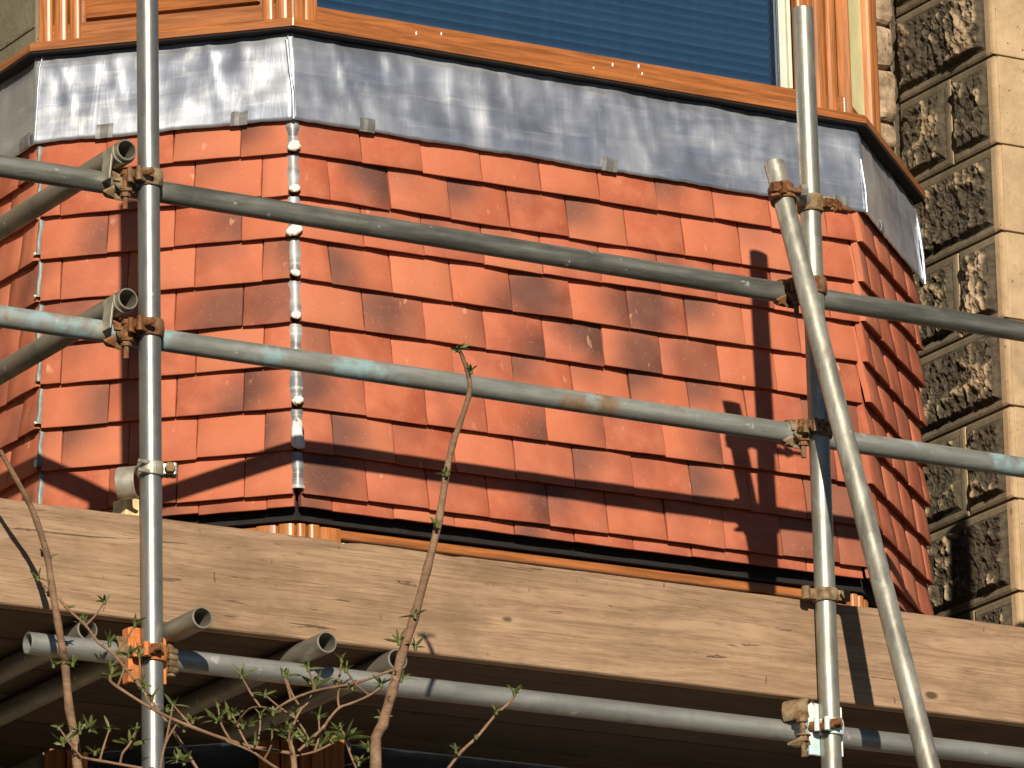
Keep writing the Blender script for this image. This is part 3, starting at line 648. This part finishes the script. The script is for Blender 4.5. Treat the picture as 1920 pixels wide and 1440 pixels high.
tube('transom', (-.93, -.752, 5.0085), (-.93, .70, 5.0085), 'tr_steel', 'cross tube under the deck ending behind the left ledger end', group=G)

# ---- toe board and deck boards
def board(name, x0, x1, y0, y1, z0, z1, mat, label, cat, group=None, seed=0, skew=0.0):
    m = MB(); n = 260; vv = []; e = .003; A = noise.noise
    for i in range(n+1):
        x = x0+(x1-x0)*i/n; wy = .003*A(Vector((x*1.3, seed, 0))); wz = .0025*A(Vector((x*2.0, seed, 5))); w2 = .0016*A(Vector((x*7.0, seed, 9)))-.0045*max(0, A(Vector((x*11.0, seed, 21)))-.28)*3+.0008*A(Vector((x*60, seed, 2)))
        pr = [(y0+e, z0), (y1-e, z0), (y1, z0+e), (y1, z1-e), (y1-e, z1), (y0+e, z1), (y0, z1-e), (y0, z0+e)]
        for y, z in pr: vv.append(Vector((x+skew*(y-y0)*i/n, y+wy, z+(wz+w2 if z > (z0+z1)/2 else wz*.6))))
    m.add(vv, [[i*8+j, i*8+(j+1) % 8, i*8+8+(j+1) % 8, i*8+8+j] for i in range(n) for j in range(8)]); m.add(vv[:8], [list(range(8))]); m.add(vv[-8:], [list(range(8))])
    return m.build(name, MAT[mat], None, label, cat, group, None, (x0, y0, z0))
board('toe_board', -4.2, 1.95, -.783, -.745, 5.0345, 5.2665, 'toe', 'wide sawn timber toe board set on edge behind the uprights', 'toe board', seed=2)
DG = 'deck boards of the scaffold'
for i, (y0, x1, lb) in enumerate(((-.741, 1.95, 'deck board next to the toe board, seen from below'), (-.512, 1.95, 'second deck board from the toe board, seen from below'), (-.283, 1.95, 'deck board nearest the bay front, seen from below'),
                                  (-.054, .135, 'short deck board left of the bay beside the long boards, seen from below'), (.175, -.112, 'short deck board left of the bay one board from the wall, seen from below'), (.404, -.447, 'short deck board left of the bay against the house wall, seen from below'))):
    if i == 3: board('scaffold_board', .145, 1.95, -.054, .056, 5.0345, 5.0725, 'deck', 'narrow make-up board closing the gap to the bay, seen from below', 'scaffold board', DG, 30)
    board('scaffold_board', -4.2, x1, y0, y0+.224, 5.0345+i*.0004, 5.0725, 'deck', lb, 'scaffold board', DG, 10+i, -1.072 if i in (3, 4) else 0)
wb = MB(); wb.box(Vector((-.822, -.735, 5.288)), (.047, .05, .045), Matrix.Rotation(.15, 3, 'Z'), 0, .003)
wb.build('wood_block', MAT['newwood'], None, 'small pale block of fresh timber standing on the toe board', 'wood block')

# ---- couplers
def bolt(mb, a, b, r=.0058, hexr=.0115, hh=.011, mat=0, nut=.55, tail=True):
    a, b = Vector(a), Vector(b); t = (b-a).normalized(); mb.path([a, b], r, 10, mat)
    mb.path([a-t*hh*.2, a+t*hh], hexr, 6, mat, True, False)
    if nut: c = a+(b-a)*nut; mb.path([c-t*hh*.5, c+t*hh*.5], hexr, 6, mat, True, False); mb.path([c-t*(hh*.5+.003), c-t*hh*.5], hexr*1.35, 12, mat)
def upright_band(root, c, mat, h=.040, ang=0, th=.0065, lug=True, boltmat='rust'):
    """strap round an upright, with its two hinged lugs and eye bolt; ang turns the bolt side"""
    c = Vector(c); ref = Vector((math.cos(R(ang)), math.sin(R(ang)), 0)); sd = Vector((-ref.y, ref.x, 0))
    m = MB(); m.strap(c, (0, 0, 1), TR+.0003, h, th, 22, 338, 30, 0, ref, .0015)
    for q, k in ((1, 1.0), (-1, .8)):
        rot = Matrix((ref, sd, Vector((0, 0, 1)))).transposed()
        m.box(c+ref*(TR+.014)+sd*q*(.0125), (.028, .0065, h*.82), rot, 0, .002)
        m.path([c+ref*(TR+.026)+sd*q*.0125-Vector((0, 0, h*.42)), c+ref*(TR+.026)+sd*q*.0125+Vector((0, 0, h*.42))], .0065, 10, 0)
    m.build('strap', MAT[mat], root)
    m = MB(); bolt(m, c+ref*(TR+.015)-sd*.030, c+ref*(TR+.015)+sd*.042); m.build('bolt', MAT[boltmat], root)
def level_band(root, c, mat, wd=.040, up=True, boltmat='rust'):
    """strap round a level tube (axis X) with a bolt hanging below"""
    c = Vector(c); m = MB(); m.strap(c, (1, 0, 0), TR+.0003, wd, .0065, 40, 320, 28, 0, (0, -.75, -.66), .0015)
    dn = Vector((0, -.75, -.66)).normalized(); f = Vector((0, -.66, .75))
    for q in (1, -1): m.box(c+dn*(TR+.012)+f*q*.013, (wd*.8, .0065, .028), Matrix((Vector((1, 0, 0)), f, dn)).transposed(), 0, .002)
    m.add([c+Vector((-wd*.5, -.030, -.012)), c+Vector((-wd*1.25, -.034, -.030)), c+Vector((-wd*.5, -.022, -.034)), c+Vector((-wd*.5, -.034, -.018)), c+Vector((-wd*1.2, -.038, -.034)), c+Vector((-wd*.5, -.027, -.039))], [[0, 1, 2], [3, 5, 4], [0, 3, 4, 1], [1, 4, 5, 2], [2, 5, 3, 0]])
    m.build('cup', MAT[mat], root)
    m = MB(); p = c+Vector((wd*.1, -TR-.014, 0)); bolt(m, p+Vector((0, 0, .022)), p+Vector((0, .002, -.066)), .0062, .0115, .011, 0, .62); m.build('bolt', MAT[boltmat], root)
def body(root, c, mat):
    m = MB(); c = Vector(c); m.box(c, (.058, .020, .052), None, 0, .005); m.box(c+Vector((0, 0, .02)), (.034, .034, .014), None, 0, .004)
    m.box(c+Vector((-.02, -.012, -.004)), (.018, .030, .030), Matrix.Rotation(.5, 3, 'Z'), 0, .004); m.build('saddle', MAT[mat], root)
CG = 'couplers of the scaffold'
def double_coupler(x, z, zr, mat, label, ang, off=-.055, boltmat='rust'):
    r = thing('scaffold_coupler', (x, PY, z), label, 'coupler', CG)
    upright_band(r, (x, PY, z), mat, .038, ang, boltmat=boltmat); level_band(r, (x+off, RY, zr), mat, boltmat=boltmat); body(r, (x+off*.5, PY+.030, (z+zr)/2), mat); return r
zr1 = lambda x: 6.0255-(x+2.2)*.030/4.2; zr2 = lambda x: 5.684-(x+2.2)*.025/4.2
double_coupler(X1, zr1(X1)+.006, zr1(X1), 'pale_rust', 'faded rusty coupler joining left upright and upper guard rail', 205)
double_coupler(X1, zr2(X1)+.004, zr2(X1), 'rust', 'brown rusty coupler joining left upright and lower guard rail', 205)
double_coupler(X2, zr1(X2)+.008, zr1(X2), 'rust', 'rusty coupler joining right upright and upper guard rail', 160, -.045)
double_coupler(X2, zr2(X2), zr2(X2), 'pale_rust', 'flared rusty coupler joining right upright and lower guard rail', 215, -.040)
# putlog straps that hold the two upper cross tubes on the rails
for zc_, lb in ((6.072, 'thin steel strap clipping the upper cross tube to its rail'), (5.732, 'thin steel strap clipping the lower cross tube to its rail')):
    r = thing('putlog_clip', (-.873, -.80, zc_), lb, 'clip', CG)
    m = MB(); m.strap((-.873, -.800, zc_), (0, 1, 0), TR+.0006, .050, .004, -20, 200, 22, 0, (1, 0, 0)); m.build('strap', MAT['zinc'], r)
    m = MB(); m.box(Vector((-.902, -.800, zc_-.030)), (.0045, .042, .070), Matrix.Rotation(.12, 3, 'Y'), 0, .001); m.build('tongue', MAT['zinc'], r)
# swivel coupler at the raker's head
r = thing('swivel_coupler', (.875, -.81, 6.225), 'rusty swivel coupler tying the raker head to the right upright', 'coupler', CG)
rc = ra+rd*.088; tdir = rd.normalized()
m = MB(); m.strap(rc, tdir, TR+.0003, .042, .0065, 20, 340, 30, 0, (-1, -.7, 0), .0015)
for q in (-.014, .014): m.box(rc+Vector((-.028, -.022, q)), (.034, .020, .0065), Matrix.Rotation(.6, 3, 'Z'), 0, .002)
m.build('strap', MAT['rust'], r)
pc = Vector((X2, PY, 6.212)); m = MB(); m.strap(pc, (0, 0, 1), TR+.0003, .040, .0065, 20, 340, 30, 0, (1, -.5, 0), .0015)
for q in (-.013, .013): m.box(pc+Vector((.032, -.016, q)), (.036, .020, .0065), Matrix.Rotation(-.5, 3, 'Z'), 0, .002)
m.build('strap', MAT['pale_rust'], r)
m = MB(); m.path([rc+Vector((.018, -.012, .002)), pc+Vector((-.018, -.012, .002))], .017, 14); m.path([rc+Vector((.03, -.03, .006)), rc+Vector((.046, -.034, .006))], .015, 6, 0, True, False); m.build('swivel_pin', MAT['zinc'], r)
m = MB(); bolt(m, rc+Vector((-.044, -.030, .004)), rc+Vector((.046, -.036, .002)), .006, .012, .012, 0, .3); m.build('bolt', MAT['rust'], r)
m = MB(); bolt(m, pc+Vector((.020, -.034, -.002)), pc+Vector((.092, -.026, -.008)), .0062, .012, .012, 0, .5); m.build('bolt', MAT['rust'], r)
# toe board clips: a strap on each upright with an open cup
def toe_clip(x, z, mat, label, ang, flap):
    r = thing('toe_board_clip', (x, PY, z), label, 'clip', CG)
    upright_band(r, (x, PY, z), mat, .030, ang, .0055, boltmat='pale_rust')
    if flap:
        m = MB(); m.strap((x-.046, PY+.016, z-.030), (.72, -.69, 0), .031, .042, .0045, 50, 285, 26, 0, (1, .9, 0)); m.build('open_cup', MAT['zinc'], r)
        m = MB()
        for q in (-.010, .010): m.box(Vector((x-.022, PY-.024, z+q)), (.044, .006, .0085), Matrix.Rotation(.12, 3, 'Z'), 0, .002)
        m.build('hinge', MAT['zinc'], r)
    else:
        m = MB(); m.box(Vector((x-.040, PY-.004, z)), (.040, .012, .026), Matrix.Rotation(-.15, 3, 'Z'), 0, .005); m.path([(x-.056, PY-.006, z-.015), (x-.056, PY-.006, z+.015)], .010, 12); m.build('hinge', MAT[mat], r)
def zpole(px_dz): return px_dz
toe_clip(X1, 5.362, 'zinc', 'pale open toe board clip on the left upright above the board', -22, True)
toe_clip(X2, 5.272, 'pale_rust', 'rusty toe board clip on the right upright at the board top', -12, False)
# painted couplers at ledger level
def plate_coupler(x, z, mat, strapmat, label, cup):
    r = thing('painted_coupler', (x, PY, z), label, 'coupler', CG)
    m = MB()
    for q in (-1, 1):
        m.box(Vector((x+q*(.036 if q < 0 else .031), PY+.010, z)), (.026 if q < 0 else .014, .010, .122 if q < 0 else .116), Matrix.Rotation(-.25*q, 3, 'Z'), 0, .003)
    m.box(Vector((x-.049, PY+.022, z)), (.008, .030, .120), None, 0, .002); m.box(Vector((x, PY+.030, z)), (.070, .010, .110), None, 0, .003)
    m.build('body_plate', MAT[mat], r)
    upright_band(r, (x, PY, z+.004), strapmat, .036, 215, .0065)
    m = MB(); m.path([(x-.046, PY-.006, z-.006), (x-.024, PY-.038, z+.001), (x+.0, PY-.044, z+.010)], [.009, .008, .006], 10); m.box(Vector((x-.006, PY-.037, z+.008)), (.026, .012, .022), Matrix.Rotation(-.2, 3, 'Y'), 0, .003); m.build('eye_bolt', MAT['rust'], r)
    m = MB()
    if cup:     # open rusty cup and hanging bolt left of the plate
        c = Vector((x-.086, PY+.020, z+.030)); m.strap(c+Vector((.012, -.006, .006)), (.62, -.78, .05), .0275, .062, .003, -75, 120, 26, 0, (-.3, 0, 1)); m.build('open_cup', MAT['pale_rust'], r)
        m = MB(); p = Vector((x-.088, PY-.020, z)); bolt(m, p+Vector((0, 0, .018)), p+Vector((.002, 0, -.075)), .0066, .013, .013, 0, .55); m.path([p+Vector((-.012, .012, .022)), p+Vector((.0, 0, .018))], .011, 10)
        m.build('bolt', MAT['pale_rust'], r)
        m = MB(); m.add([p+Vector((-.045, -.004, -.048)), p+Vector((.0, -.010, -.026)), p+Vector((.02, .0, -.038)), p+Vector((-.01, .006, -.046)), p+Vector((-.045, -.004, -.053)), p+Vector((.0, -.010, -.034)), p+Vector((.02, .0, -.046)), p+Vector((-.01, .006, -.054))],
                        [[0, 1, 2, 3], [4, 7, 6, 5], [0, 4, 5, 1], [1, 5, 6, 2], [2, 6, 7, 3], [3, 7, 4, 0]]); m.build('flap', MAT['pale_rust'], r)
    else:
        m.strap((x-.045, RY-.01, z+.012), (1, 0, 0), TR+.004, .06, .005, 10, 200, 22, 0, (0, 0, 1)); m.build('cup', MAT['pale_rust'], r)
        m = MB(); p = Vector((x+.046, PY+.012, z-.004))
        for q in (-.020, -.006, .008, .022): m.path([p+Vector((-.006, -.010, q)), p+Vector((.010, -.012, q-.003)), p+Vector((.014, .006, q-.004))], .0075, 8)
        m.path([p+Vector((.004, -.002, -.034)), p+Vector((.004, -.002, .036))], .010, 10); m.build('threaded_bolt', MAT['pale_rust'], r)
    return r
plate_coupler(X1, 4.950, 'orange', 'orange', 'orange painted coupler on the left upright at the ledger', False)
plate_coupler(X2, 4.958, 'white', 'white', 'white and pale blue painted coupler on the right upright at the ledger', True)
r = thing('scaffold_coupler', (-1.22, -.79, 5.0), 'dark curved coupler at the far left under the toe board', 'coupler', CG)
m = MB(); m.strap((-1.235, -.775, 4.992), (.2, 1, 0), .036, .06, .006, -40, 220, 24, 0, (1, 0, 0)); m.build('cup', MAT['pale_rust'], r)

# ================================================================== ELDER SHRUB
TWIGS=[
 ('stem',[(-1.253,-0.99,5.306,0.005),(-1.212,-0.977,5.256,0.0055),(-1.178,-0.964,5.217,0.0059),(-1.15,-0.951,5.177,0.0064),(-1.119,-0.938,5.108,0.0068),(-1.101,-0.925,5.043,0.0073),(-1.081,-0.912,4.973,0.0077),(-1.062,-0.899,4.909,0.0082),(-1.051,-0.886,4.89,0.0087),(-1.035,-0.873,4.796,0.0091),(-1.009,-0.86,4.669,0.0095)]),
 ('stem',[(-0.552,-1.7,5.434,0.0033),(-0.536,-1.694,5.412,0.0039),(-0.518,-1.688,5.367,0.0046),(-0.518,-1.682,5.334,0.0052),(-0.536,-1.675,5.276,0.0058),(-0.551,-1.669,5.23,0.0065),(-0.564,-1.663,5.167,0.0071),(-0.581,-1.657,5.065,0.0077),(-0.607,-1.651,4.964,0.0083),(-0.637,-1.645,4.858,0.0089),(-0.664,-1.638,4.776,0.0095),(-0.684,-1.632,4.7,0.0101),(-0.703,-1.626,4.633,0.0107),(-0.718,-1.62,4.538,0.0113)]),
 ('twig',[(-1.072,-0.9,5.029,0.0034),(-1.066,-0.931,4.997,0.0035),(-1.041,-0.963,4.957,0.0036),(-1.026,-0.994,4.914,0.0038),(-1.007,-1.025,4.884,0.0039),(-0.968,-1.056,4.82,0.004),(-0.931,-1.088,4.752,0.0042),(-0.902,-1.119,4.688,0.0043),(-0.878,-1.15,4.625,0.0044)]),
 ('twig',[(-1.055,-1.1,4.807,0.0039),(-1.058,-1.142,4.783,0.004),(-0.99,-1.183,4.73,0.0042),(-0.929,-1.225,4.693,0.0044),(-0.86,-1.267,4.661,0.0046),(-0.824,-1.308,4.642,0.0048),(-0.766,-1.35,4.627,0.0049)]),
 ('twig',[(-0.877,-1.28,4.656,0.0027),(-0.846,-1.327,4.629,0.0033),(-0.841,-1.373,4.601,0.0038),(-0.829,-1.42,4.57,0.0044)]),
 ('twig',[(-0.886,-1.5,4.672,0.0032),(-0.841,-1.492,4.701,0.0033),(-0.783,-1.483,4.727,0.0034),(-0.726,-1.475,4.744,0.0036),(-0.675,-1.467,4.759,0.0037),(-0.622,-1.458,4.781,0.0038),(-0.57,-1.45,4.804,0.0039)]),
 ('twig',[(-0.631,-1.5,4.749,0.0027),(-0.656,-1.489,4.73,0.003),(-0.69,-1.477,4.713,0.0032),(-0.714,-1.466,4.703,0.0034),(-0.731,-1.454,4.681,0.0037),(-0.738,-1.443,4.666,0.0039),(-0.766,-1.431,4.635,0.0041),(-0.786,-1.42,4.615,0.0044)]),
 ('twig',[(-0.775,-1.46,4.724,0.0027),(-0.786,-1.458,4.705,0.0029),(-0.797,-1.456,4.695,0.0032),(-0.809,-1.454,4.673,0.0034),(-0.816,-1.452,4.651,0.0036),(-0.819,-1.45,4.62,0.0038)]),
 ('twig',[(-0.869,-1.3,4.684,0.0022),(-0.878,-1.338,4.689,0.0023),(-0.875,-1.375,4.704,0.0025),(-0.869,-1.412,4.701,0.0026),(-0.858,-1.45,4.688,0.0027)]),
 ('twig',[(-1.086,-1.0,4.668,0.0033),(-1.087,-1.033,4.654,0.0035),(-1.062,-1.067,4.642,0.0037),(-0.98,-1.1,4.627,0.0039)]),
 ('twig',[(-0.346,-1.55,4.746,0.0033),(-0.36,-1.542,4.728,0.0035),(-0.378,-1.533,4.711,0.0037),(-0.4,-1.525,4.684,0.0039),(-0.42,-1.517,4.658,0.004),(-0.452,-1.508,4.627,0.0042),(-0.482,-1.5,4.587,0.0044)]),
 ('twig',[(-0.826,-1.45,4.63,0.0049),(-0.818,-1.45,4.612,0.0062),(-0.814,-1.45,4.593,0.0074),(-0.812,-1.45,4.565,0.0087)]),
 ('twig',[(-0.717,-1.5,4.623,0.0022),(-0.711,-1.5,4.603,0.0027),(-0.696,-1.5,4.571,0.0033)]),
 ('twig',[(-0.792,-1.42,4.604,0.0027),(-0.748,-1.42,4.617,0.003),(-0.704,-1.42,4.64,0.0033)]),
 ('twig',[(-0.956,-1.0,4.702,0.0028),(-0.987,-1.025,4.675,0.0031),(-1.006,-1.05,4.645,0.0033)]),
 ('twig',[(-1.005,-1.3,4.673,0.0027),(-1.03,-1.3,4.631,0.003),(-1.042,-1.3,4.58,0.0033)]),
]
SPRIGS=[
 (-0.549,-1.7,5.428,5,0.029),(-0.521,-1.7,5.384,3,0.024),(-0.572,-1.68,5.164,3,0.02),(-0.597,-1.68,5.052,3,0.024),(-0.642,-1.66,4.86,3,0.026),(-0.675,-1.65,4.803,5,0.03),(-0.637,-1.65,4.797,5,0.026),(-0.701,-1.62,4.651,3,0.026),(-0.661,-1.63,4.731,4,0.035),(-1.05,-0.9,5.009,3,0.018),(-1.038,-0.95,4.966,4,0.025),(-1.004,-1.0,4.912,4,0.029),(-1.003,-1.0,4.841,6,0.04),(-0.959,-1.05,4.814,5,0.029),(-0.946,-1.08,4.785,4,0.031),(-1.049,-0.95,4.73,7,0.038),(-1.026,-0.95,4.737,6,0.036),(-1.088,-0.95,4.7,5,0.033),(-0.956,-1.0,4.699,6,0.038),(-1.039,-1.0,4.675,4,0.027),(-0.914,-1.2,4.712,6,0.026),(-0.886,-1.25,4.705,7,0.037),(-0.854,-1.25,4.716,7,0.035),(-0.85,-1.3,4.686,6,0.037),(-0.934,-1.2,4.692,4,0.029),(-0.987,-1.3,4.596,6,0.033),(-1.005,-1.3,4.6,5,0.031),(-0.768,-1.46,4.743,6,0.037),(-0.819,-1.45,4.631,6,0.039),(-0.772,-1.43,4.629,6,0.037),(-0.735,-1.42,4.631,6,0.035),(-0.71,-1.42,4.643,6,0.037),(-0.719,-1.5,4.63,9,0.044),(-0.86,-1.45,4.68,4,0.026),(-0.634,-1.5,4.752,5,0.028),(-0.68,-1.46,4.749,4,0.02),(-0.695,-1.55,4.6,5,0.026),(-0.69,-1.5,4.581,5,0.026),(-0.346,-1.55,4.752,5,0.024),(-0.385,-1.54,4.711,4,0.02),(-0.471,-1.52,4.624,4,0.022),(-0.429,-1.53,4.656,2,0.011),(-1.085,-0.9,4.88,3,0.025),(-1.04,-0.9,4.887,3,0.025),(-1.093,-0.9,5.114,2,0.016),(-1.11,-0.9,5.12,2,0.016),(-0.854,-1.36,4.639,4,0.022),(-0.832,-1.45,4.644,5,0.037)]

shrub = thing('elder_shrub', (-.60, -1.6, 0), 'budding elder shrub with brown stems rising in front of the scaffold', 'shrub')
def stem_mesh(pts, name):
    m = MB(); P = [Vector(p[:3]) for p in pts]; r = [p[3] for p in pts]; Q = []; rr = []
    for i in range(len(P)-1):
        for k in range(3):
            t = k/3; a = P[max(i-1, 0)]; b = P[i]; c = P[i+1]; d = P[min(i+2, len(P)-1)]
            q = .5*((2*b)+(c-a)*t+(2*a-5*b+4*c-d)*t*t+(3*b-a-3*c+d)*t*t*t)
            Q.append(q); rr.append((r[i]+(r[i+1]-r[i])*t)*(1.16 if k == 0 and i else 1)*(1+.05*noise.noise(q*40)))
    Q.append(P[-1]); rr.append(r[-1]); m.path(Q, rr, 9); return m.build(name, MAT['bark'], shrub)
for n_, pts in TWIGS:
    low_ = pts
    if n_ == 'stem':                                   # carry the main stems on down to the ground
        p = Vector(pts[-1][:3]); low_ = pts+[(p.x+.02, p.y-.03, p.z-.6, pts[-1][3]*1.2), (-.62, -1.55, 2.2, .016), (-.6, -1.6, .0, .024)]
    if n_ == 'twig': low_ = [(a, b, c, d*.78) for a, b, c, d in pts]
    stem_mesh(low_, n_)
    if n_ == 'twig' and pts[0][0] < -.55:
        for i in range(1, len(pts)-1):
            if rnd.random() < .75:
                p = Vector(pts[i][:3]); d = Vector((rnd.uniform(-.6, .6), rnd.uniform(-.3, .3), rnd.uniform(.3, 1))).normalized(); L = rnd.uniform(.03, .085)
                e = p+d*L+Vector((rnd.uniform(-.01, .01), 0, .008)); stem_mesh([tuple(p)+(.0026,), tuple(p+d*L*.5+Vector((rnd.uniform(-.006, .006), 0, 0)))+(.0022,), tuple(e)+(.0017,)], 'twig'); SPRIGS.append(tuple(e)+(rnd.choice((2, 3, 4)), rnd.uniform(.016, .032)))
base_twig = [(-.40, -1.45, 4.35, .008), (-.47, -1.5, 3.4, .012), (-.58, -1.58, 2.0, .016), (-.6, -1.6, 0, .02)]
stem_mesh(base_twig, 'stem')
def leaf(m, c, d, L, wd):
    d = d.normalized(); sd = d.cross(Vector((rnd.gauss(0, 1), rnd.gauss(0, 1), rnd.gauss(0, 1)))).normalized(); nn = d.cross(sd); vv = []; cv = rnd.uniform(.1, .55); n = 6
    for i in range(n+1):
        t = i/n; w_ = wd*math.sin(math.pi*min(1, .04+t*.96))**.8*(1-.25*t); b = c+d*L*t+nn*L*cv*t*t*.5-Vector((0, 0, L*.2*t*t))
        vv += [b-sd*w_+nn*w_*.35, b, b+sd*w_+nn*w_*.35]
    ff = []
    for i in range(n):
        for j in (0, 1): ff.append([i*3+j, i*3+j+1, i*3+j+4, i*3+j+3])
    m.add(vv, ff, 0, True)
for x, y, z, n_, L in SPRIGS:
    m = MB(); c = Vector((x, y, z)); m.path([c-Vector((0, 0, .006)), c+Vector((0, 0, .004))], [.0035, .0045], 7)
    for i in range(n_+3):
        a = 2*math.pi*(i+rnd.random()*.6)/(n_+3); el = rnd.uniform(.15, 1.25)
        leaf(m, c, Vector((math.cos(a)*math.cos(el), math.sin(a)*math.cos(el), math.sin(el))), L*rnd.uniform(.6, 1.45), L*rnd.uniform(.10, .16))
    m.build('leaf_sprig', MAT['leaf'], shrub)
